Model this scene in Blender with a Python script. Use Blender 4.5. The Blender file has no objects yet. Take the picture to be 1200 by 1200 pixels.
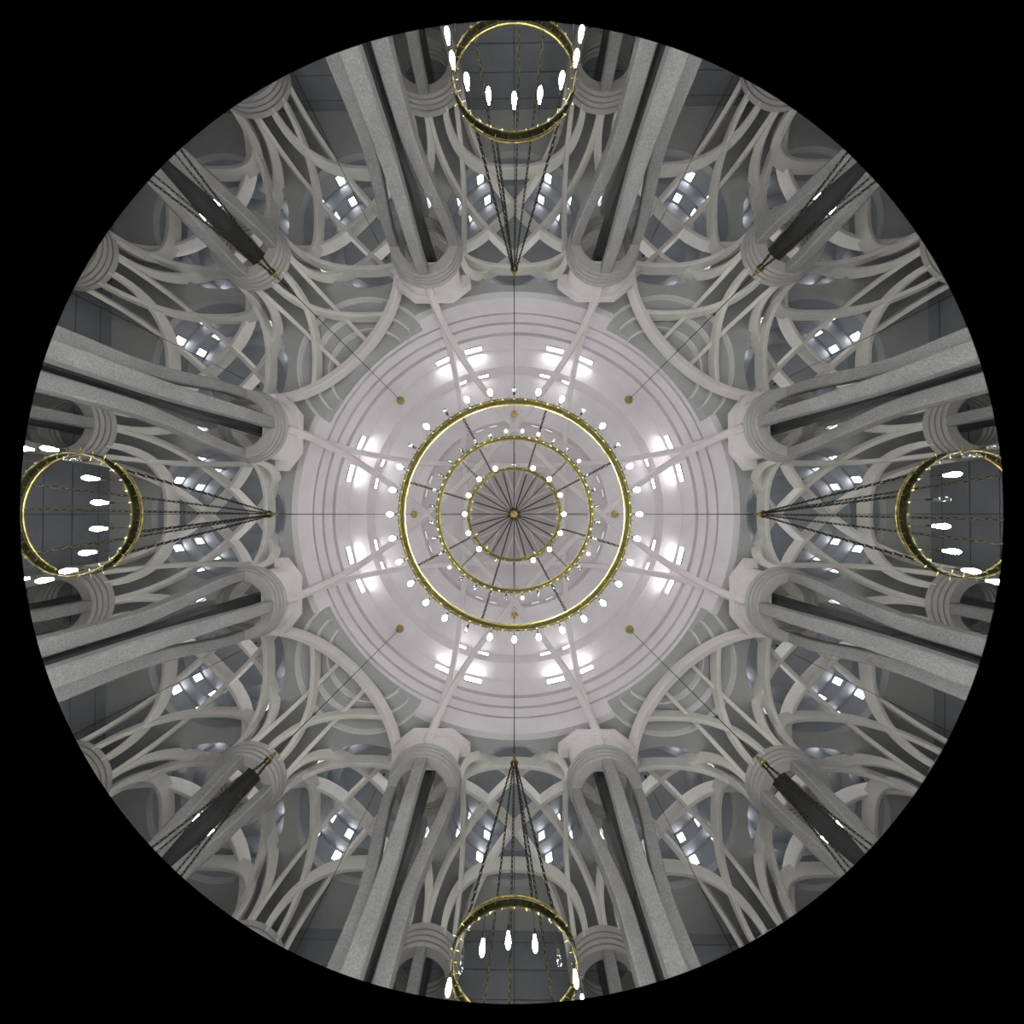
import bpy, bmesh, math, random
from mathutils import Vector, Matrix

random.seed(7)
SC = bpy.context.scene
COL = SC.collection
PI = math.pi
ZC = 1.3                      # lens height above the floor; heights below are given above the lens
F = 300.0                     # focal length in pixels of the 1200 px frame

# ------------------------------------------------------------------ camera: wide lens with a circular image
cd = bpy.data.cameras.new('camera')
cd.type = 'PANO'
cd.panorama_type = 'FISHEYE_LENS_POLYNOMIAL'
cd.sensor_fit = 'HORIZONTAL'
cd.sensor_width = 36.0
cd.sensor_height = 36.0
cd.lens = 36.0 * F / 1200.0
cd.clip_start = 0.05
cd.clip_end = 400.0
# theta(r) = atan(r / 9 mm), as a quartic (error about one pixel)
cd.fisheye_polynomial_k0 = 0.0
cd.fisheye_polynomial_k1 = -0.11719745458187204
cd.fisheye_polynomial_k2 = 0.002950406222942982
cd.fisheye_polynomial_k3 = 7.658800597858397e-05
cd.fisheye_polynomial_k4 = -3.834907133203058e-06
cd.fisheye_fov = 2 * math.atan(577.0 / F)
cam = bpy.data.objects.new('camera', cd)
COL.objects.link(cam)
fwd = Vector((-2.6 / F, -2.6 / F, 1)).normalized()
up = Vector((0, -1, 0)); up = (up - fwd * up.dot(fwd)).normalized()
right = fwd.cross(up)
cam.matrix_world = Matrix(((right.x, up.x, -fwd.x, 0.0), (right.y, up.y, -fwd.y, 0.0),
                           (right.z, up.z, -fwd.z, ZC), (0, 0, 0, 1)))
SC.camera = cam

# ------------------------------------------------------------------ world and exposure
w = bpy.data.worlds.new('world'); SC.world = w; w.use_nodes = True
w.node_tree.nodes['Background'].inputs[0].default_value = (0.02, 0.025, 0.035, 1)
w.node_tree.nodes['Background'].inputs[1].default_value = 1.0
SC.view_settings.view_transform = 'Standard'
SC.view_settings.look = 'None'
SC.view_settings.gamma = 1.0
SC.view_settings.use_curve_mapping = False
SC.view_settings.exposure = 0.25
SC.cycles.use_denoising = True
SC.cycles.max_bounces = 6
SC.cycles.diffuse_bounces = 4
SC.cycles.sample_clamp_indirect = 6.0
BULB = 165.0                  # radiance of a lit bulb
SLOT = 9.0                    # radiance of the lamps in the dome risers

# ------------------------------------------------------------------ materials
def nodes_of(name):
    m = bpy.data.materials.new(name); m.use_nodes = True
    nt = m.node_tree
    return m, nt, nt.nodes['Principled BSDF']

def concrete(name, col, var=0.10, scale=1.3, rough=0.85, bump=0.15, speck=0.06, spec=0.25):
    m, nt, b = nodes_of(name)
    tc = nt.nodes.new('ShaderNodeTexCoord')
    geo = nt.nodes.new('ShaderNodeNewGeometry')
    n1 = nt.nodes.new('ShaderNodeTexNoise'); n1.inputs['Scale'].default_value = scale
    n1.inputs['Detail'].default_value = 5; n1.inputs['Roughness'].default_value = 0.6
    n2 = nt.nodes.new('ShaderNodeTexNoise'); n2.inputs['Scale'].default_value = 26
    n2.inputs['Detail'].default_value = 2
    nt.links.new(geo.outputs['Position'], n1.inputs['Vector'])
    nt.links.new(geo.outputs['Position'], n2.inputs['Vector'])
    def rng(src, lo, hi):
        r = nt.nodes.new('ShaderNodeMapRange')
        r.inputs['From Min'].default_value = 0.3; r.inputs['From Max'].default_value = 0.7
        r.inputs['To Min'].default_value = lo; r.inputs['To Max'].default_value = hi
        nt.links.new(src, r.inputs['Value']); return r.outputs[0]
    mul = nt.nodes.new('ShaderNodeMath'); mul.operation = 'MULTIPLY'
    nt.links.new(rng(n1.outputs[0], 1 - var, 1 + var), mul.inputs[0])
    nt.links.new(rng(n2.outputs[0], 1 - speck, 1 + speck), mul.inputs[1])
    vm = nt.nodes.new('ShaderNodeVectorMath'); vm.operation = 'SCALE'
    vm.inputs[0].default_value = col
    nt.links.new(mul.outputs[0], vm.inputs['Scale'])
    nt.links.new(vm.outputs[0], b.inputs['Base Color'])
    b.inputs['Roughness'].default_value = rough
    b.inputs['Specular IOR Level'].default_value = spec
    bp = nt.nodes.new('ShaderNodeBump'); bp.inputs['Strength'].default_value = bump
    bp.inputs['Distance'].default_value = 0.02
    nt.links.new(n2.outputs[0], bp.inputs['Height'])
    nt.links.new(bp.outputs[0], b.inputs['Normal'])
    return m

def metal(name, col, rough, metallic=1.0, var=0.25, scale=9.0):
    m, nt, b = nodes_of(name)
    tc = nt.nodes.new('ShaderNodeTexCoord')
    n = nt.nodes.new('ShaderNodeTexNoise'); n.inputs['Scale'].default_value = scale
    n.inputs['Detail'].default_value = 4
    nt.links.new(tc.outputs['Object'], n.inputs['Vector'])
    r = nt.nodes.new('ShaderNodeMapRange')
    r.inputs['From Min'].default_value = 0.3; r.inputs['From Max'].default_value = 0.7
    r.inputs['To Min'].default_value = 1 - var; r.inputs['To Max'].default_value = 1 + var
    nt.links.new(n.outputs[0], r.inputs['Value'])
    vm = nt.nodes.new('ShaderNodeVectorMath'); vm.operation = 'SCALE'
    vm.inputs[0].default_value = col
    nt.links.new(r.outputs[0], vm.inputs['Scale'])
    nt.links.new(vm.outputs[0], b.inputs['Base Color'])
    b.inputs['Metallic'].default_value = metallic
    b.inputs['Roughness'].default_value = rough
    return m

def emitter(name, col, strength):
    m = bpy.data.materials.new(name); m.use_nodes = True
    nt = m.node_tree; nt.nodes.clear()
    o = nt.nodes.new('ShaderNodeOutputMaterial'); e = nt.nodes.new('ShaderNodeEmission')
    e.inputs[0].default_value = (*col, 1); e.inputs[1].default_value = strength
    nt.links.new(e.outputs[0], o.inputs[0])
    return m

def glass(name):
    m = bpy.data.materials.new(name); m.use_nodes = True
    nt = m.node_tree; nt.nodes.clear()
    o = nt.nodes.new('ShaderNodeOutputMaterial')
    t = nt.nodes.new('ShaderNodeBsdfTransparent'); t.inputs[0].default_value = (0.86, 0.9, 0.9, 1)
    g = nt.nodes.new('ShaderNodeBsdfGlossy'); g.inputs['Roughness'].default_value = 0.03
    lw = nt.nodes.new('ShaderNodeLayerWeight'); lw.inputs[0].default_value = 0.35
    mx = nt.nodes.new('ShaderNodeMixShader')
    nt.links.new(lw.outputs['Facing'], mx.inputs[0])
    nt.links.new(t.outputs[0], mx.inputs[1]); nt.links.new(g.outputs[0], mx.inputs[2])
    nt.links.new(mx.outputs[0], o.inputs[0])
    return m

M = {
    'dome': concrete('dome_plaster', (0.86, 0.83, 0.85), 0.04, 0.7, 0.8, 0.05, 0.03),
    'crown': concrete('crown_plaster', (0.60, 0.58, 0.58), 0.06, 0.9, 0.85, 0.05, 0.03),
    'slab': concrete('ceiling_plaster', (0.50, 0.505, 0.50), 0.08, 0.5, 0.9, 0.08, 0.04),
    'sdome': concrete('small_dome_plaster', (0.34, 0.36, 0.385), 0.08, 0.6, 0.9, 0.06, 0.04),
    'rib': concrete('rib_concrete', (0.84, 0.81, 0.76), 0.08, 0.9, 0.85, 0.15, 0.07),
    'wrib': concrete('dome_rib_concrete', (0.84, 0.79, 0.79), 0.05, 0.9, 0.85, 0.1, 0.04),
    'column': concrete('column_concrete', (0.33, 0.325, 0.32), 0.12, 1.4, 0.85, 0.3, 0.2),
    'ring': concrete('ring_concrete', (0.50, 0.485, 0.46), 0.08, 1.4, 0.8, 0.12, 0.06),
    'core': concrete('core_metal_sheet', (0.06, 0.063, 0.062), 0.2, 1.0, 0.5, 0.05, 0.05, 0.4),
    'wall': concrete('wall_panel_concrete', (0.26, 0.27, 0.29), 0.10, 0.8, 0.9, 0.12, 0.05),
    'joint': concrete('wall_joint', (0.10, 0.10, 0.11), 0.1),
    'floor': concrete('floor_carpet', (0.60, 0.585, 0.57), 0.08, 3.0, 0.95, 0.1, 0.1),
    'frame': concrete('lamp_frame', (0.5, 0.5, 0.5), 0.03),
    'brass': metal('brass', (0.50, 0.40, 0.17), 0.32),
    'bronze': metal('dark_bronze', (0.075, 0.066, 0.022), 0.5, 1.0, 0.5, 14.0),
    'oldbrass': metal('old_brass', (0.26, 0.21, 0.08), 0.38, 1.0, 0.6, 16.0),
    'blackbronze': metal('black_bronze', (0.035, 0.032, 0.014), 0.45, 1.0, 0.6, 16.0),
    'chain': metal('chain_iron', (0.035, 0.03, 0.018), 0.5, 0.8),
    'cord': metal('black_cord', (0.02, 0.02, 0.02), 0.6, 0.0),
    'socket': metal('socket_brass', (0.55, 0.45, 0.22), 0.35),
    'lit': emitter('lit_bulb', (0.97, 1.0, 0.98), BULB),
    'pend': emitter('pendant_bulb', (1.0, 0.985, 0.97), 2000.0),
    'dim': emitter('dim_bulb', (1.0, 0.78, 0.68), 1.15),
    'slot': emitter('slot_lamp', (0.97, 0.96, 1.0), SLOT),
    'bigslot': emitter('dome_slot_lamp', (1.0, 0.97, 1.0), SLOT * 1.8),
    'midslot': emitter('dim_dome_slot_lamp', (1.0, 0.97, 1.0), SLOT * 1.3),
    'faint': emitter('faint_slot_lamp', (1.0, 0.97, 1.0), 1.3),
    'glass': glass('clear_glass'),
}

# ------------------------------------------------------------------ helpers
def mk(name, verts, faces, smooth=False, lift=True):
    me = bpy.data.meshes.new(name)
    dz = ZC if lift else 0.0
    me.from_pydata([(v[0], v[1], v[2] + dz) for v in verts], [], faces)
    if smooth:
        for p in me.polygons: p.use_smooth = True
    bm = bmesh.new(); bm.from_mesh(me)
    bmesh.ops.recalc_face_normals(bm, faces=bm.faces)
    bm.to_mesh(me); bm.free(); me.update()
    return me

def obj(name, me, mat=None, parent=None, loc=(0, 0, 0), rz=0.0):
    o = bpy.data.objects.new(name, me)
    COL.objects.link(o)
    if mat is not None and len(me.materials) == 0:
        me.materials.append(M[mat])
    o.location = loc; o.rotation_euler = (0, 0, rz)
    if parent is not None: o.parent = parent
    return o

def tag(o, label=None, cat=None, group=None, kind=None):
    if label: o['label'] = label
    if cat: o['category'] = cat
    if group: o['group'] = group
    if kind: o['kind'] = kind
    return o

def thing(name, label, cat, loc=(0, 0, 0), rz=0.0, group=None, kind=None):
    o = bpy.data.objects.new(name, None); COL.objects.link(o)
    o.empty_display_size = 0.3
    o.location = loc; o.rotation_euler = (0, 0, rz)
    return tag(o, label, cat, group, kind)

def copy_tree(src, parent=None):
    c = src.copy(); COL.objects.link(c); c.parent = parent
    for ch in src.children: copy_tree(ch, c)
    return c

def lathe(prof, n, closed=False):
    """profile of (radius, z) about the z axis"""
    v, f = [], []
    m = len(prof)
    for i in range(n):
        a = 2 * PI * i / n
        for r, z in prof: v.append((r * math.cos(a), r * math.sin(a), z))
    for i in range(n):
        j = (i + 1) % n
        for k in range(m if closed else m - 1):
            l = (k + 1) % m
            f.append((i * m + k, j * m + k, j * m + l, i * m + l))
    return v, f

def tube(p0, p1, r, n=6):
    p0, p1 = Vector(p0), Vector(p1)
    d = (p1 - p0).normalized()
    a = d.orthogonal().normalized(); b = d.cross(a)
    v, f = [], []
    for p in (p0, p1):
        for i in range(n):
            t = 2 * PI * i / n
            v.append(tuple(p + a * (r * math.cos(t)) + b * (r * math.sin(t))))
    for i in range(n):
        j = (i + 1) % n
        f.append((i, j, n + j, n + i))
    f.append(tuple(range(n - 1, -1, -1))); f.append(tuple(range(n, 2 * n)))
    return v, f

def join(parts):
    v, f = [], []
    for a, b in parts:
        o = len(v); v += list(a); f += [tuple(i + o for i in q) for q in b]
    return v, f

def box(x0, x1, y0, y1, z0, z1):
    v = [(x, y, z) for z in (z0, z1) for y in (y0, y1) for x in (x0, x1)]
    f = [(0, 2, 3, 1), (4, 5, 7, 6), (0, 1, 5, 4), (2, 6, 7, 3), (0, 4, 6, 2), (1, 3, 7, 5)]
    return v, f

def torus(R, r, z, n=96, m=8):
    prof = [(R + r * math.cos(2 * PI * k / m), z + r * math.sin(2 * PI * k / m)) for k in range(m)]
    return lathe(prof, n, True)

def plate(name, loops, z0, z1):
    """flat plate between z0 and z1 bounded by outlines (first the outer one, then the holes)"""
    cu = bpy.data.curves.new(name, 'CURVE'); cu.dimensions = '2D'; cu.fill_mode = 'BOTH'
    cu.extrude = (z1 - z0) / 2
    for pts in loops:
        s = cu.splines.new('POLY'); s.points.add(len(pts) - 1)
        for p, q in zip(s.points, pts): p.co = (q[0], q[1], 0, 1)
        s.use_cyclic_u = True
    o = bpy.data.objects.new(name, cu); COL.objects.link(o)
    dg = bpy.context.evaluated_depsgraph_get(); dg.update()
    me = bpy.data.meshes.new_from_object(o.evaluated_get(dg))
    me.name = name
    bpy.data.objects.remove(o); bpy.data.curves.remove(cu)
    for v in me.vertices: v.co.z += (z0 + z1) / 2 + ZC
    me.materials.clear()
    return me

def circle(cx, cy, r, n=72):
    return [(cx + r * math.cos(2 * PI * i / n), cy + r * math.sin(2 * PI * i / n)) for i in range(n)]

# ------------------------------------------------------------------ plan
B = 8.0                       # one bay
Z_RING, Z_SLAB = 11.65, 13.70
R_BIG, R_SMALL = 11.64, 3.72
HALF = 22.0                   # outer wall

# ------------------------------------------------------------------ floor, outer walls
v, f = box(-HALF - .3, HALF + .3, -HALF - .3, HALF + .3, -ZC - .2, -ZC)
tag(obj('floor', mk('floor', v, f), 'floor'), 'warm grey carpeted floor of the prayer hall', 'floor', kind='structure')

COURSE = 0.79
panel_me = {}
for side, rz in (('north', 0), ('east', PI / 2), ('south', PI), ('west', 3 * PI / 2)):
    if 'w' not in panel_me:
        v, f = box(-HALF - .3, HALF + .3, -HALF - .3, -HALF - .02, -ZC, Z_SLAB)
        panel_me['w'] = mk('wall', v, f)
        v, f = box(-3.98, 3.98, -HALF - .02, -HALF + .05, 0.015, COURSE - .015)
        panel_me['p'] = mk('panel', v, f)
    wl = obj('wall_' + side, panel_me['w'], 'joint', rz=rz)
    tag(wl, f"grey wall of long stacked panels behind the {dict(north='all-lit', east='three-unlit', south='two-unlit', west='one-unlit')[side]} bulb ring chandelier", 'wall', kind='structure')
    for c in range(5):
        for k in range(-2, 3):
            z = Z_SLAB - .36 - COURSE * c
            if c == 0: pass
            obj('panel', panel_me['p'], 'wall', wl, (k * B, 0, z - COURSE))
    v, f = box(-19.98, 19.98, -HALF - .02, -HALF + .05, -ZC + .01, Z_SLAB - .36 - COURSE * 5 - .015)
    if 'l' not in panel_me: panel_me['l'] = mk('lower_panel', v, f)
    obj('lower_panel', panel_me['l'], 'wall', wl)
    v, f = box(-19.98, 19.98, -HALF - .02, -HALF + .05, Z_SLAB - .345, Z_SLAB)
    if 't' not in panel_me: panel_me['t'] = mk('top_panel', v, f)
    obj('top_panel', panel_me['t'], 'wall', wl)

# ------------------------------------------------------------------ ceiling slab with the dome openings
def union_outline(R, r, c):
    """outline of the circle R about the origin united with circles r about (+-c, +-c)"""
    D = c * math.sqrt(2)
    a = (D * D + R * R - r * r) / (2 * D)
    if a >= R: return circle(0, 0, R, 192)
    half = math.acos(a / R)                       # opening half-angle on the big circle
    b = math.acos((D - a) / r) if abs(D - a) < r else 0.0
    b = math.atan2(math.sqrt(max(R * R - a * a, 0)), a - D)   # angle on the small circle
    pts = []
    for q in range(4):
        g = PI / 4 + q * PI / 2
        for i in range(25):                       # small arc outside the big circle
            t = -b + 2 * b * i / 24
            pts.append((D * math.cos(g) + r * math.cos(g + t), D * math.sin(g) + r * math.sin(g + t)))
        n = 28
        for i in range(1, n):                     # big arc up to the next corner
            t = half + (PI / 2 - 2 * half) * i / n
            pts.append((R * math.cos(g + t), R * math.sin(g + t)))
    return pts

# the four ring chandeliers on the axes differ in their unlit bulbs; places are named after them
KEY = {(0, -1): 'all-lit', (1, 0): 'three-unlit', (0, 1): 'two-unlit', (-1, 0): 'one-unlit'}
def sides(i, j):
    """(key of the side a place lies on, key of the side it leans to)"""
    sx, sy = (1 if i > 0 else -1), (1 if j > 0 else -1)
    kx, ky = KEY[(sx, 0)], KEY[(0, sy)]
    return (kx, ky) if abs(i) > abs(j) else (ky, kx)
BAYS = [(i, j) for i in range(-2, 3) for j in range(-2, 3) if max(abs(i), abs(j)) == 2]
E_ = HALF + .3
outer = [(-E_, -E_), (E_, -E_), (E_, E_), (-E_, E_)]
loops = [outer, union_outline(R_BIG, R_SMALL, B)] + [circle(i * B, j * B, R_SMALL) for i, j in BAYS]
ceil = obj('ceiling', plate('ceiling', loops, Z_SLAB, Z_SLAB + .25), 'slab')
tag(ceil, 'grey flat concrete ceiling with round openings for the domes', 'ceiling', kind='structure')
q_ = 12.25
sq = [(-q_, -q_), (q_, -q_), (q_, q_), (-q_, q_)]
obj('stepped_soffit', plate('stepped_soffit', [sq, union_outline(R_BIG, 3.05, B)], Z_SLAB + .25, Z_SLAB + .50), 'slab', ceil)
obj('stepped_soffit', plate('stepped_soffit', [sq, union_outline(R_BIG, 2.35, B)], Z_SLAB + .50, Z_SLAB + .75), 'slab', ceil)
obj('niche_soffit', plate('niche_soffit', [sq, circle(0, 0, R_BIG, 192)], Z_SLAB + .75, Z_SLAB + .80), 'slab', ceil)
for r, z in ((R_SMALL, Z_SLAB), (3.05, Z_SLAB + .25), (2.35, Z_SLAB + .50)):      # pale risers of the corner niches
    D = B * math.sqrt(2)
    a = (D * D + R_BIG ** 2 - r * r) / (2 * D)
    b = math.atan2(math.sqrt(R_BIG ** 2 - a * a), a - D)
    v, f = [], []
    for k in range(33):
        t = PI / 4 - b + 2 * b * k / 32
        for rr, zz in ((r - .03, z - .01), (r + .05, z - .01), (r + .05, z + .25), (r - .03, z + .25)):
            v.append((B + rr * math.cos(t), B + rr * math.sin(t), zz))
    for k in range(32):
        for q in range(4): f.append((k * 4 + q, k * 4 + 4 + q, k * 4 + 4 + (q + 1) % 4, k * 4 + (q + 1) % 4))
    f += [(0, 1, 2, 3), (131, 130, 129, 128)]
    riser = mk('niche_riser', v, f)
    for k in range(4): obj('niche_riser', riser, 'dome', ceil, rz=k * PI / 2)

# ------------------------------------------------------------------ windows with lamps, set into the dome risers
def window_meshes(wd, ht, bars):
    """frame and panes, facing -x, centred on the origin"""
    t, d = 0.035, 0.07
    parts = [box(-d, 0, -wd / 2 - t, wd / 2 + t, ht / 2, ht / 2 + t), box(-d, 0, -wd / 2 - t, wd / 2 + t, -ht / 2 - t, -ht / 2),
             box(-d, 0, -wd / 2 - t, -wd / 2, -ht / 2, ht / 2), box(-d, 0, wd / 2, wd / 2 + t, -ht / 2, ht / 2)]
    fr = mk('window', *join(parts), lift=False)
    n = bars + 1
    h = ht / n
    pv = box(-0.04, -0.005, -wd / 2, wd / 2, -h / 2 + .02, h / 2 - .02)
    pane = mk('pane', *pv, lift=False)
    return fr, pane, [(-ht / 2 + h * (k + .5)) for k in range(n)]

def put_window(parent, R, z, ang, meshes, mat='slot'):
    fr, pane, offs = meshes
    wdw = obj('window', fr, 'frame', parent, (R * math.cos(ang), R * math.sin(ang), z + ZC), ang)
    for o_ in offs: obj('pane', pane, mat, wdw, (0, 0, o_))
    return wdw

# ------------------------------------------------------------------ the great dome
prof = [(R_BIG + .3, 14.50), (R_BIG, 14.46), (R_BIG, 14.70), (12.05, 14.70), (12.05, 14.88), (R_BIG, 14.88), (R_BIG, 15.50), (12.05, 15.50), (12.05, 15.70),
        (R_BIG, 15.70), (R_BIG, 16.38), (12.10, 16.38), (12.10, 16.68), (R_BIG, 16.68), (R_BIG, 18.00),
        (10.40, 18.00), (10.40, 19.10), (8.00, 20.25), (7.50, 20.42), (7.50, 21.30), (4.45, 22.55), (4.45, 23.10)]
big = obj('ceiling_dome', mk('ceiling_dome', *lathe(prof, 192)), 'dome')
tag(big, 'great white dome of stepped concentric rings over the hall centre', 'dome', kind='structure')
cone = [(4.45, 23.10), (0.25, 25.6), (0.0, 25.62)]
obj('crown', mk('crown', *lathe(cone, 96)), 'crown', big)
def bar(p, q, wd, dp):
    """straight bar along p-q, its upper face on the line"""
    p, q = Vector(p), Vector(q); d = (q - p).normalized()
    sd = d.cross(Vector((0, 0, 1))).normalized() * (wd / 2); dn = sd.cross(d).normalized() * dp
    if dn.z > 0: dn = -dn
    v = []
    for e in (p, q): v += [tuple(e + sd), tuple(e - sd), tuple(e - sd * .8 + dn), tuple(e + sd * .8 + dn)]
    return v, [(0, 1, 2, 3), (7, 6, 5, 4), (0, 4, 5, 1), (1, 5, 6, 2), (2, 6, 7, 3), (3, 7, 4, 0)]
def on_crown(r, deg):
    a = math.radians(deg)
    return (r * math.cos(a), r * math.sin(a), 23.10 + (4.45 - r) / 4.2 * 2.5 + .02)
arm_me = [mk('crown_rib', *bar(on_crown(2.0, 0), on_crown(4.4, 11.5 * sg), .16, .16)) for sg in (-1, 1)]
spine_me = mk('crown_rib', *bar(on_crown(0.2, 0), on_crown(2.05, 0), .14, .14))
for k in range(8):
    for me in arm_me + [spine_me]: obj('crown_rib', me, 'wrib', big, rz=PI / 4 * k)
# white base band of the dome between the corner niches
half_n = math.acos(((B * B * 2 + R_BIG ** 2 - R_SMALL ** 2) / (2 * B * math.sqrt(2))) / R_BIG)
v, f = [], []
n = 40
for k in range(n + 1):
    a = PI / 4 + half_n + (PI / 2 - 2 * half_n) * k / n
    for r, z in ((R_BIG - .04, Z_SLAB - .03), (R_BIG + .3, Z_SLAB - .03), (R_BIG - .04, 14.70)):
        v.append((r * math.cos(a), r * math.sin(a), z))
for k in range(n):
    a, b = k * 3, k * 3 + 3
    f += [(a, b, b + 2, a + 2), (a + 1, b + 1, b, a), (a + 2, b + 2, b + 1, a + 1)]
f += [(0, 2, 1), (n * 3, n * 3 + 1, n * 3 + 2)]
band_me = mk('base_band', v, f)
for k in range(4): obj('base_band', band_me, 'dome', big, rz=k * PI / 2)
rows = [(R_BIG, 17.56, window_meshes(1.15, 0.42, 1), (14.0, 24.5), 'bigslot'), (10.40, 18.74, window_meshes(0.85, 0.30, 0), (12.9, 22.2), 'bigslot'),
        (7.50, 20.95, window_meshes(0.62, 0.20, 0), (13.4, 22.6), 'faint')]
for R, z, ms, angs, wmat in rows:
    for q in range(4):
        for a in angs:
            for s in (-1, 1):
                put_window(big, R, z, q * PI / 2 + s * math.radians(a), ms, wmat if wmat == 'faint' or math.sin(q * PI / 2 + s * math.radians(a)) > .2 else 'midslot')

# ------------------------------------------------------------------ small stepped domes over the outer bays
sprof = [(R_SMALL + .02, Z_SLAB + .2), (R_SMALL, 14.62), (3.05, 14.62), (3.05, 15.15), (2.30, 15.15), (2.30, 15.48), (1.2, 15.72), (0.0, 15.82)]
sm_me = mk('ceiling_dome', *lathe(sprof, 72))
wm1, wm2 = window_meshes(.38, .36, 0), window_meshes(.36, .34, 0)
first = None
def small_label(i, j, what='small stepped grey dome'):
    a, b = sides(i, j)
    if abs(i) == 2 and abs(j) == 2: return f'{what} in the far corner between the {a} and {b} bulb chandeliers', what + 's in the corner bays'
    if i == 0 or j == 0: return f'{what} behind the {a} bulb ring chandelier, between paired columns', what + 's on the hall axes'
    return f'{what} beside a corner column, on the {a} chandelier side, towards the {b} one', what + 's beside the corner columns'
for i, j in BAYS:
    lab, grp = small_label(i, j)
    if first is None:
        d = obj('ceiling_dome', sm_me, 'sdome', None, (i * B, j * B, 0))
        for q in range(4):
            for s in (-1, 1):
                put_window(d, R_SMALL, 14.38, PI / 4 + q * PI / 2 + s * math.radians(13.2), wm1)
                put_window(d, 3.05, 14.90, PI / 4 + q * PI / 2 + s * math.radians(13.2), wm2)
        first = d
        bpy.context.view_layer.update()
    else:
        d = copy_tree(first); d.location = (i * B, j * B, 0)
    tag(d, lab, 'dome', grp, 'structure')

# ------------------------------------------------------------------ columns
def sweep_shaft():
    v, f = [], []
    zs = [-ZC, 2, 5, 7.4] + [7.4 + 3.72 * k / 18 for k in range(1, 19)]
    for z in zs:
        t = min(max((z - 7.6) / 3.5, 0), 1); s = t * t * (3 - 2 * t)
        rho = 0.64 + 0.66 * s
        hw = 0.265 - 0.03 * s; hr = 0.235 - 0.02 * s; c = 0.05
        sec = [(-hr, -hw + c), (-hr + c, -hw), (hr - c, -hw), (hr, -hw + c), (hr, hw - c), (hr - c, hw), (-hr + c, hw), (-hr, hw - c)]
        v += [(rho + a, b, z) for a, b in sec]
    n = len(zs)
    for i in range(n - 1):
        for k in range(8):
            l = (k + 1) % 8
            f.append((i * 8 + k, i * 8 + l, i * 8 + 8 + l, i * 8 + 8 + k))
    f.append(tuple(range(7, -1, -1))); f.append(tuple(range((n - 1) * 8, n * 8)))
    return mk('shaft', v, f)

shaft_me = sweep_shaft()
core_me = mk('core', *box(-.27, .27, -.27, .27, -ZC, 8.05))
core2_me = mk('upper_core', *box(-.27, .27, -.27, .27, 8.09, 12.35))
rp = [(1.10, 11.10), (1.52, 11.10), (1.52, 11.216)]
for r_, z_ in ((1.56, 11.24), (1.60, 11.37), (1.645, 11.50)):      # three fillets with deep grooves between
    rp += [(r_ - .09, z_ - .024), (r_ - .09, z_), (r_, z_), (r_, z_ + .106)]
rp += [(1.645, Z_RING), (1.06, Z_RING), (1.06, 11.54), (1.13, 11.54), (1.13, 11.50), (1.06, 11.50), (1.06, 11.41), (1.13, 11.41), (1.13, 11.37), (1.06, 11.37), (1.06, 11.28), (1.10, 11.28)]
ring_me = mk('ring', *lathe(rp, 72, True))
cap1 = [(-1.4, .40), (1.4, .40), (1.4, .80), (.72, 1.28), (-.72, 1.28), (-1.4, .80)]
cap2 = [(-1.85, .30), (1.85, .30), (1.85, .74), (.95, 1.44), (-.95, 1.44), (-1.85, .74)]
step1_me = plate('capital_step', [cap1], 11.66, 12.42)
step2_me = plate('capital_step', [cap2], 12.42, 12.74)

def make_column():
    t = thing('column', '', 'column')
    for k in range(4): obj('shaft', shaft_me, 'column', t, rz=k * PI / 2)
    obj('core', core_me, 'core', t); obj('upper_core', core2_me, 'core', t)
    obj('ring', ring_me, 'ring', t)
    return t
COLS = [(i, j) for i in (-2.5, -1.5, -.5, .5, 1.5, 2.5) for j in (-2.5, -1.5, -.5, .5, 1.5, 2.5) if max(abs(i), abs(j)) > 1]
def col_label(i, j):
    a, b = sides(i, j)
    m, n_ = sorted((abs(i), abs(j)))
    if n_ < 2:
        if m == n_: return f'corner column of four flared grey shafts, between the {a} and {b} bulb chandeliers', 'columns at the corners of the central square'
        return f'grey four-shaft column beside the {a} bulb ring chandelier, towards the {b} one', 'paired columns around the great dome'
    if m == n_: return f'column in the far hall corner between the {a} and {b} bulb sides', 'columns in the hall corners'
    if m < 1: return f'grey column by the panelled wall behind the {a} bulb chandelier, towards the {b} one', 'columns along the outer walls'
    return f'column by the outer wall past a corner column, {a} bulb side, towards {b} side', 'columns along the outer walls'
proto = make_column()
bpy.context.view_layer.update()
for n_, (i, j) in enumerate(COLS):
    c = proto if n_ == 0 else copy_tree(proto)
    c.location = (i * B, j * B, 0)
    lab, grp = col_label(i, j)
    tag(c, lab, 'column', grp)
    if max(abs(i), abs(j)) < 2 and abs(i) != abs(j):       # corbelled head on the side of the great dome
        rz = {(0, -1): 0, (1, 0): PI / 2, (0, 1): PI, (-1, 0): -PI / 2}[(int(i / 1.5) if abs(i) > 1 else 0, int(j / 1.5) if abs(j) > 1 else 0)]
        obj('capital_step', step1_me, 'wrib', c, rz=rz); obj('capital_step', step2_me, 'wrib', c, rz=rz)

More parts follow.
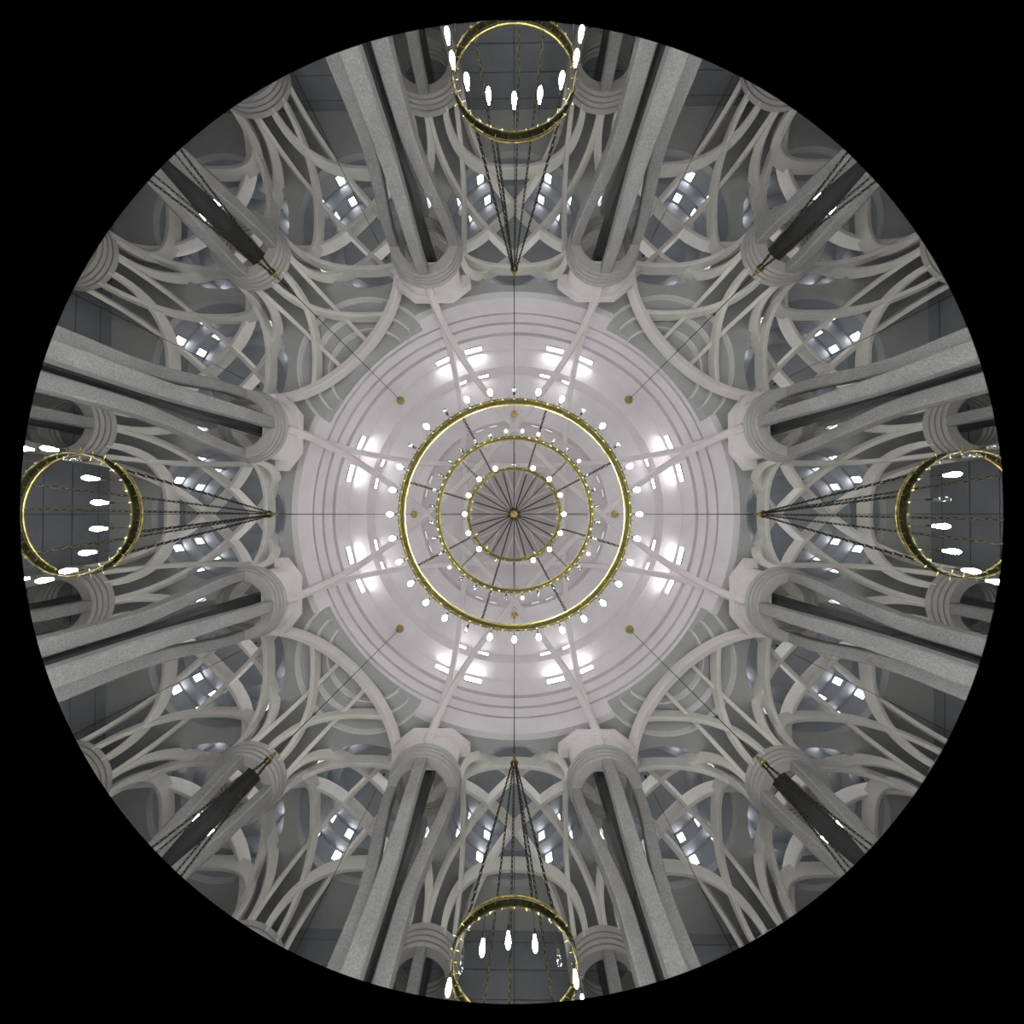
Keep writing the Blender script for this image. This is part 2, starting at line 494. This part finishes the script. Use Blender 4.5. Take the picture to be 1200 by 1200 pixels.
# ------------------------------------------------------------------ rib vaults
def arch(p0, p1, z0, zc, wd, dp, t0=0.0, t1=1.0, n=26, power=2.0):
    """arched rib of rectangular section over the plan line p0-p1; t0..t1 is the built share of the arch angle"""
    p0, p1 = Vector((*p0, 0)), Vector((*p1, 0))
    d = (p1 - p0); L = d.length; d.normalize(); s = Vector((-d.y, d.x, 0))
    e = 2.0 / power
    def at(x):
        ph = PI * min(max(x, 0), 1)
        c_, s_ = math.cos(ph), math.sin(ph)
        u = (1 - math.copysign(abs(c_) ** e, c_)) / 2
        p = p0 + d * (L * u); p.z = z0 + (zc - z0) * max(s_, 0) ** e
        return p, u
    v, f = [], []
    c = 0.03
    for k in range(n + 1):
        x = t0 + (t1 - t0) * k / n
        p, u = at(x)
        tg = (at(x + .004)[0] - at(x - .004)[0]).normalized()
        nn = Vector((-tg.z * d.x, -tg.z * d.y, tg.dot(d)))      # normal in the plane of the arch, pointing up
        hw = wd / 2
        dq = dp * (0.45 + 0.55 * math.sin(PI * min(max(x, 0), 1)) ** .8)     # slimmer towards the springing
        for a, b in ((-hw + c, 0), (hw - c, 0), (hw, c), (hw, dq), (-hw, dq), (-hw, c)):
            v.append(tuple(p + s * a + nn * b))
    m = 6
    for k in range(n):
        for q in range(m):
            l = (q + 1) % m
            f.append((k * m + q, k * m + l, k * m + m + l, k * m + m + q))
    f.append(tuple(range(m - 1, -1, -1))); f.append(tuple(range(n * m, n * m + m)))
    return v, f

W_EDGE, W_DIAG, R_R = 1.28, 1.02, 1.58
Z0R = 11.5
def tangent_line(c0, c1, off):
    """springing points on two column rings of a rib offset to the left of the line c0-c1"""
    c0, c1 = Vector(c0), Vector(c1)
    d = (c1 - c0).normalized(); s = Vector((-d.y, d.x))
    a = math.sqrt(R_R * R_R - off * off)
    return tuple(c0 + s * off + d * a), tuple(c1 + s * off - d * a)

h = B / 2
cor = [(-h, -h), (h, -h), (h, h), (-h, h)]
edge_me, diag_me = [], []
for k in range(4):
    p, q = tangent_line(cor[k], cor[(k + 1) % 4], W_EDGE)
    edge_me.append(mk('edge_rib', *arch(p, q, Z0R, 13.55, .22, .5, power=2.5)))
for a, b in ((0, 2), (1, 3)):
    for s in (-1, 1):
        p, q = tangent_line(cor[a], cor[b], s * W_DIAG)
        diag_me.append(mk('diagonal_rib', *arch(p, q, Z0R, 14.14, .22, .5, n=34, power=2.4)))
for i, j in BAYS:
    lab, grp = small_label(i, j, 'interlaced beige rib vault')
    t = thing('rib_vault', lab, 'vault', (i * B, j * B, 0), 0, grp, 'structure')
    for me in edge_me: obj('edge_rib', me, 'rib', t)
    for me in diag_me: obj('diagonal_rib', me, 'rib', t)

# the four corner vaults of the central square: ribs from the corner column run into one cross rib
x_cut = -17.5
def cut_share(p, q, total, power):
    """share of the arch angle at which the plan line p-q meets x + y = total"""
    s0, s1 = p[0] + p[1], q[0] + q[1]
    u = (total - s0) / (s1 - s0)
    c_ = 1 - 2 * u
    return math.acos(math.copysign(abs(c_) ** (power / 2), c_)) / PI
A_, H_, K_ = (-4, -12), (-12, -4), (-12, -12)
corner_me = []
for c1, off in ((A_, W_EDGE), (H_, -W_EDGE)):
    p, q = tangent_line(K_, c1, off)
    corner_me.append(('edge_rib', mk('edge_rib', *arch(p, q, Z0R, 13.55, .22, .5, 0, cut_share(p, q, x_cut, 2.5), power=2.5))))
for s in (-1, 1):
    p, q = tangent_line(K_, (-4, -4), s * W_DIAG)
    corner_me.append(('diagonal_rib', mk('diagonal_rib', *arch(p, q, Z0R, 14.14, .22, .5, 0, cut_share(p, q, x_cut, 2.4), power=2.4))))
p, q = tangent_line(A_, H_, -1.06)
cross_me = mk('cross_rib', *arch(p, q, Z0R, 13.95, .34, .5, n=34))
if abs((p[0] + p[1]) - x_cut) > 1:      # pick the side towards the corner column
    p, q = tangent_line(A_, H_, 1.06)
    cross_me = mk('cross_rib', *arch(p, q, Z0R, 13.95, .34, .5, n=34))
for k in range(4):
    a_, b_ = sides(*((-1.1, -1), (1, -1.1), (1.1, 1), (-1, 1.1))[k])
    t = thing('rib_vault', f'pale ribs meeting a curved cross rib by the great dome, between {a_} and {b_} chandeliers', 'vault', (0, 0, 0), k * PI / 2, 'corner vaults of the central square', 'structure')
    for nm, me in corner_me: obj(nm, me, 'rib', t)
    obj('cross_rib', cross_me, 'wrib', t)

# eight crossing ribs under the great dome
t = thing('rib_vault', 'eight long pale ribs crossing as a star under the great dome', 'vault', kind='structure')
me1 = mk('star_rib', *arch((-4, -10.62), (-4, 10.62), 11.9, 20.7, .34, .45, n=60, power=2.6))
me2 = mk('star_rib', *arch((-4, -10.62), (10.62, 4), 11.9, 19.8, .34, .45, n=60, power=2.3))
for k in range(4):
    obj('star_rib', me1, 'wrib', t, rz=k * PI / 2)
    obj('star_rib', me2, 'wrib', t, rz=k * PI / 2)

# ------------------------------------------------------------------ chandeliers
def chain_mesh(p0, p1, link=0.105, wire=0.0115):
    p0, p1 = Vector(p0), Vector(p1)
    d = p1 - p0; L = d.length; d.normalize()
    a = d.orthogonal().normalized(); b = d.cross(a)
    n = max(2, int(L / (link * .78)))
    parts = []
    N, K = 8, 4
    for i in range(n):
        c = p0 + d * (L * (i + .5) / n)
        s, t_ = (a, b) if i % 2 == 0 else (b, a)
        v, f = [], []
        for k in range(N):
            an = 2 * PI * k / N
            ctr = c + d * (link / 2 * math.cos(an)) + s * (link * .26 * math.sin(an))
            rad = (d * math.cos(an) + s * math.sin(an)).normalized()
            for m in range(K):
                w_ = 2 * PI * m / K
                v.append(tuple(ctr + rad * (wire * math.cos(w_)) + t_ * (wire * math.sin(w_))))
        for k in range(N):
            l = (k + 1) % N
            for m in range(K):
                o_ = (m + 1) % K
                f.append((k * K + m, l * K + m, l * K + o_, k * K + o_))
        parts.append((v, f))
    return mk('chain', *join(parts))

def bulb_profile(s):
    return [(0.0, -.20 * s), (.020 * s, -.195 * s), (.040 * s, -.17 * s), (.050 * s, -.135 * s), (.048 * s, -.10 * s), (.036 * s, -.06 * s), (.024 * s, -.025 * s), (.022 * s, 0.0)]
def bulb_meshes(tagname, s):
    return {k: mk('bulb', *lathe(bulb_profile(s), 10), smooth=True, lift=False) for k in ('lit', 'glass', 'dim')}

def stem_mesh(drop, s):
    parts = [tube((0, .03, 0), (0, .016, -drop + .06), .0045, 4), tube((0, -.03, 0), (0, -.016, -drop + .06), .0045, 4),
             tube((0, 0, -drop + .06), (0, 0, -drop - .005), .026 * s, 8), tube((0, .04, -.01), (0, -.04, -.01), .010, 5)]
    return mk('bulb_stem', *join(parts), lift=False)

def stud_mesh(R, z, n, r):
    parts = []
    for k in range(n):
        a = 2 * PI * k / n
        c = Vector(((R) * math.cos(a), (R) * math.sin(a), z))
        v = [tuple(c + Vector(o) * r) for o in ((1, 0, 0), (-1, 0, 0), (0, 1, 0), (0, -1, 0), (0, 0, 1), (0, 0, -1))]
        f = [(0, 2, 4), (2, 1, 4), (1, 3, 4), (3, 0, 4), (2, 0, 5), (1, 2, 5), (3, 1, 5), (0, 3, 5)]
        parts.append((v, f))
    return mk('stud_row', *join(parts))

def hoop_meshes(R, z, hgt, nst, rim=.022):
    h1 = hgt * .62
    band = mk('hoop', *lathe([(R - .022, z), (R + .022, z), (R + .022, z + h1), (R - .022, z + h1)], 128, True))
    low = mk('rim', *torus(R, rim * .75, z, 128))
    top = mk('rim', *torus(R, rim, z + hgt, 128))
    parts = []
    for k in range(nst):                          # short pins joining the two hoops
        a = 2 * PI * (k + .5) / nst
        cx, cy = math.cos(a), math.sin(a)
        parts.append(tube((R * cx, R * cy, z + h1 - .01), (R * cx, R * cy, z + hgt + .03), .010, 5))
        parts.append(tube(((R - .10) * cx, (R - .10) * cy, z + h1 * .5), ((R + .10) * cx, (R + .10) * cy, z + h1 * .5), .006, 4))
    pins = mk('pin_row', *join(parts))
    return band, low, top, pins, stud_mesh(R, z - .014, nst, .024)

def add_hoop(parent, ms, R, z, angs, states, bm, stem, drop, dark='bronze', gold='brass'):
    band, low, top, pins, studs = ms
    hp = obj('hoop', band, dark, parent)
    obj('rim', low, dark, hp); obj('rim', top, gold, hp)
    tag(obj('pin_row', pins, 'oldbrass', hp), kind='stuff')
    tag(obj('stud_row', studs, gold, hp), kind='stuff')
    for a, st in zip(angs, states):
        x, y = R * math.cos(a), R * math.sin(a)
        obj('bulb_stem', stem, 'chain', hp, (x, y, z + ZC))
        o = obj('bulb', bm[st], {'lit': 'lit', 'glass': 'glass', 'dim': 'dim'}[st], hp, (x, y, z + ZC - drop))
        if st != 'lit':
            o['label'] = 'clear unlit glass bulb' if st == 'glass' else 'dim pinkish bulb'
    return hp

def up_ang(deg):
    """angle given clockwise from the top of the photograph, as a plan angle"""
    return math.radians(deg) - PI / 2

# --- the great three-ring chandelier
cc = thing('chandelier', 'great three-tier brass ring chandelier under the middle of the dome', 'chandelier')
bm_c = bulb_meshes('c', .86)
stem_c = stem_mesh(.26, .9)
TIERS = [(2.23, 4.95, .22, 64), (1.655, 5.40, .18, 64), (1.085, 5.86, .20, 32)]
unlit_outer = {0, 29, 27, 5, 3, 18}
st0 = ['glass' if k in unlit_outer else 'lit' for k in range(32)]
an0 = [up_ang(11.25 * k) for k in range(32)]
dim_mid = {31, 0, 1, 4, 10, 15, 20}
st1 = ['dim' if k in dim_mid else 'glass' for k in range(32)]
an1 = [up_ang(11.25 * (k + .5)) for k in range(32)]
st2 = ['glass' if k in (0, 8, 9) else 'lit' for k in range(16)]
an2 = [up_ang(22.5 * k) for k in range(16)]
for (R, z, hg, ns), an, st in zip(TIERS, (an0, an1, an2), (st0, st1, st2)):
    add_hoop(cc, hoop_meshes(R, z, hg, ns), R, z, an, st, bm_c, stem_c, .26)
HUB = 9.6
for (R, z, hg, ns), a0 in zip(TIERS, (17, 0, 30)):
    for k in range(8):
        a = up_ang(a0 + 45 * k)
        obj('chain', chain_mesh((R * math.cos(a), R * math.sin(a), z + hg), (.12 * math.cos(a), .12 * math.sin(a), HUB), wire=.0065 if R < 2 else .010, link=.09), 'chain', cc)
hub = mk('hub', *lathe([(0, HUB - .10), (.12, HUB - .09), (.24, HUB - .02), (.26, HUB + .06), (.14, HUB + .16), (.05, HUB + .34), (0, HUB + .36)], 24), smooth=True)
hb = obj('hub', hub, 'brass', cc)
obj('finial', mk('finial', *lathe([(0, HUB - .20), (.035, HUB - .18), (.05, HUB - .14), (.03, HUB - .09), (0, HUB - .08)], 12), smooth=True), 'brass', hb)
obj('cable', mk('cable', *tube((0, 0, HUB + .3), (0, 0, 25.62), .02, 6)), 'chain', cc)

# --- eight single-ring chandeliers
R_S, Z_S, H_S, HOOK = 1.115, 4.55, .12, 8.30
hm = hoop_meshes(R_S, Z_S, H_S, 32, .020)
bm_s = bulb_meshes('s', .85)
stem_s = stem_mesh(.26, .9)
def side_chains(angles): return [chain_mesh((R_S * math.cos(math.radians(a)), R_S * math.sin(math.radians(a)), Z_S + H_S), (.07 * math.cos(math.radians(a)), .07 * math.sin(math.radians(a)), HOOK), .10, .0125) for a in angles]
ch_axis, ch_diag = side_chains([42, 107, 129, 230, 275, 300]), side_chains([60, 120, 240, 300])
hook_me = mk('hook', *join([torus(.10, .028, HOOK, 20, 6), torus(.06, .025, HOOK + .09, 16, 6), lathe([(0, HOOK + .05), (.05, HOOK + .08), (.05, HOOK + .2), (.02, HOOK + .3), (0, HOOK + .3)], 12)]))
ball_me = mk('hook_ball', *lathe([(0, HOOK - .07), (.05, HOOK - .05), (.07, HOOK), (.05, HOOK + .05), (0, HOOK + .07)], 12), smooth=True)
def rose_mesh(z):
    return mk('ceiling_rose', *lathe([(0, z - .14), (.10, z - .13), (.27, z - .06), (.30, z + .02), (0, z + .02)], 24))
rose = {True: (rose_mesh(20.24), mk('cable', *tube((0, 0, HOOK + .25), (0, 0, 20.2), .017, 6))),
        False: (rose_mesh(18.0), mk('cable', *tube((0, 0, HOOK + .25), (0, 0, 17.95), .017, 6)))}
# place, turn, phase of the bulbs, unlit bulbs, words for the label
SIDE = [((0, -1), 0, 0, set(), 'all bulbs lit'), ((1, 0), 90, 12.5, {0, 2, 3}, 'three clear unlit bulbs'),
        ((0, 1), 180, -5, {2, 14}, 'two clear unlit bulbs'), ((-1, 0), 270, -10, {14}, 'one clear unlit bulb'),
        ((1, -1), 45, 0, set(), ''), ((1, 1), 135, 0, set(), ''), ((-1, 1), 225, 0, set(), ''), ((-1, -1), 315, 0, set(), '')]
WHICH = {p: words for p, _r, _p, _o, words in SIDE if words}
for (i, j), rot, phase, off, words in SIDE:
    axis = (i == 0 or j == 0)
    if axis: lab = 'brass ring chandelier on long chains between paired columns, ' + words
    else:
        a_, b_ = sides(i * 1.1, j)
        lab = f'dark chains before the corner column between the {a_} and {b_} bulb chandeliers'
    c = thing('chandelier', lab, 'chandelier', (i * B, j * B, 0), math.radians(rot), 'ring chandeliers between paired columns' if axis else 'ring chandeliers before the corner columns')
    angs = [math.radians(90 + phase + 22.5 * k) for k in range(16)]
    states = ['glass' if k in off else 'lit' for k in range(16)]
    add_hoop(c, hm, R_S, Z_S, angs, states, bm_s, stem_s, .26, 'blackbronze', 'oldbrass')
    for me in (ch_axis if axis else ch_diag): obj('chain', me, 'chain', c)
    hk = obj('hook', hook_me, 'oldbrass', c)
    obj('hook_ball', ball_me, 'brass', hk)
    r_me, c_me = rose[axis]
    obj('cable', c_me, 'chain', c); obj('ceiling_rose', r_me, 'brass', c)

# ------------------------------------------------------------------ plain cords hanging from the small domes
cord_me = mk('cord', *tube((0, 0, 4.4), (0, 0, 15.6), .014, 5))
chook_me = mk('cord_hook', *join([tube((0, 0, 15.55), (0, 0, 15.82), .05, 8), box(-.12, .12, -.05, .05, 15.50, 15.58)]))
shade_me = mk('lamp_shade', *lathe([(.03, 4.5), (.06, 4.45), (.16, 4.2), (.17, 4.18), (.15, 4.18), (.05, 4.42), (.03, 4.42)], 16, True))
cbulb_me = mk('lamp_bulb', *lathe([(0, 4.18), (.05, 4.22), (.06, 4.28), (.03, 4.38), (0, 4.40)], 10), smooth=True)
for i, j in BAYS:
    if abs(i) == 2 and abs(j) == 2: continue
    ax = i == 0 or j == 0
    a_, b_ = sides(i, j)
    t = thing('pendant_lamp', f'thin black pendant cord behind the {a_} bulb ring chandelier' if ax else f'thin black pendant cord beside a corner column, {a_} bulb side, towards {b_} side',
              'lamp', (i * B, j * B, 0), math.atan2(j, i), 'pendant cords on the hall axes' if ax else 'pendant cords beside the corner columns')
    obj('cord', cord_me, 'cord', t); obj('cord_hook', chook_me, 'cord', t)
    obj('lamp_shade', shade_me, 'cord', t); obj('lamp_bulb', cbulb_me, 'pend', t)
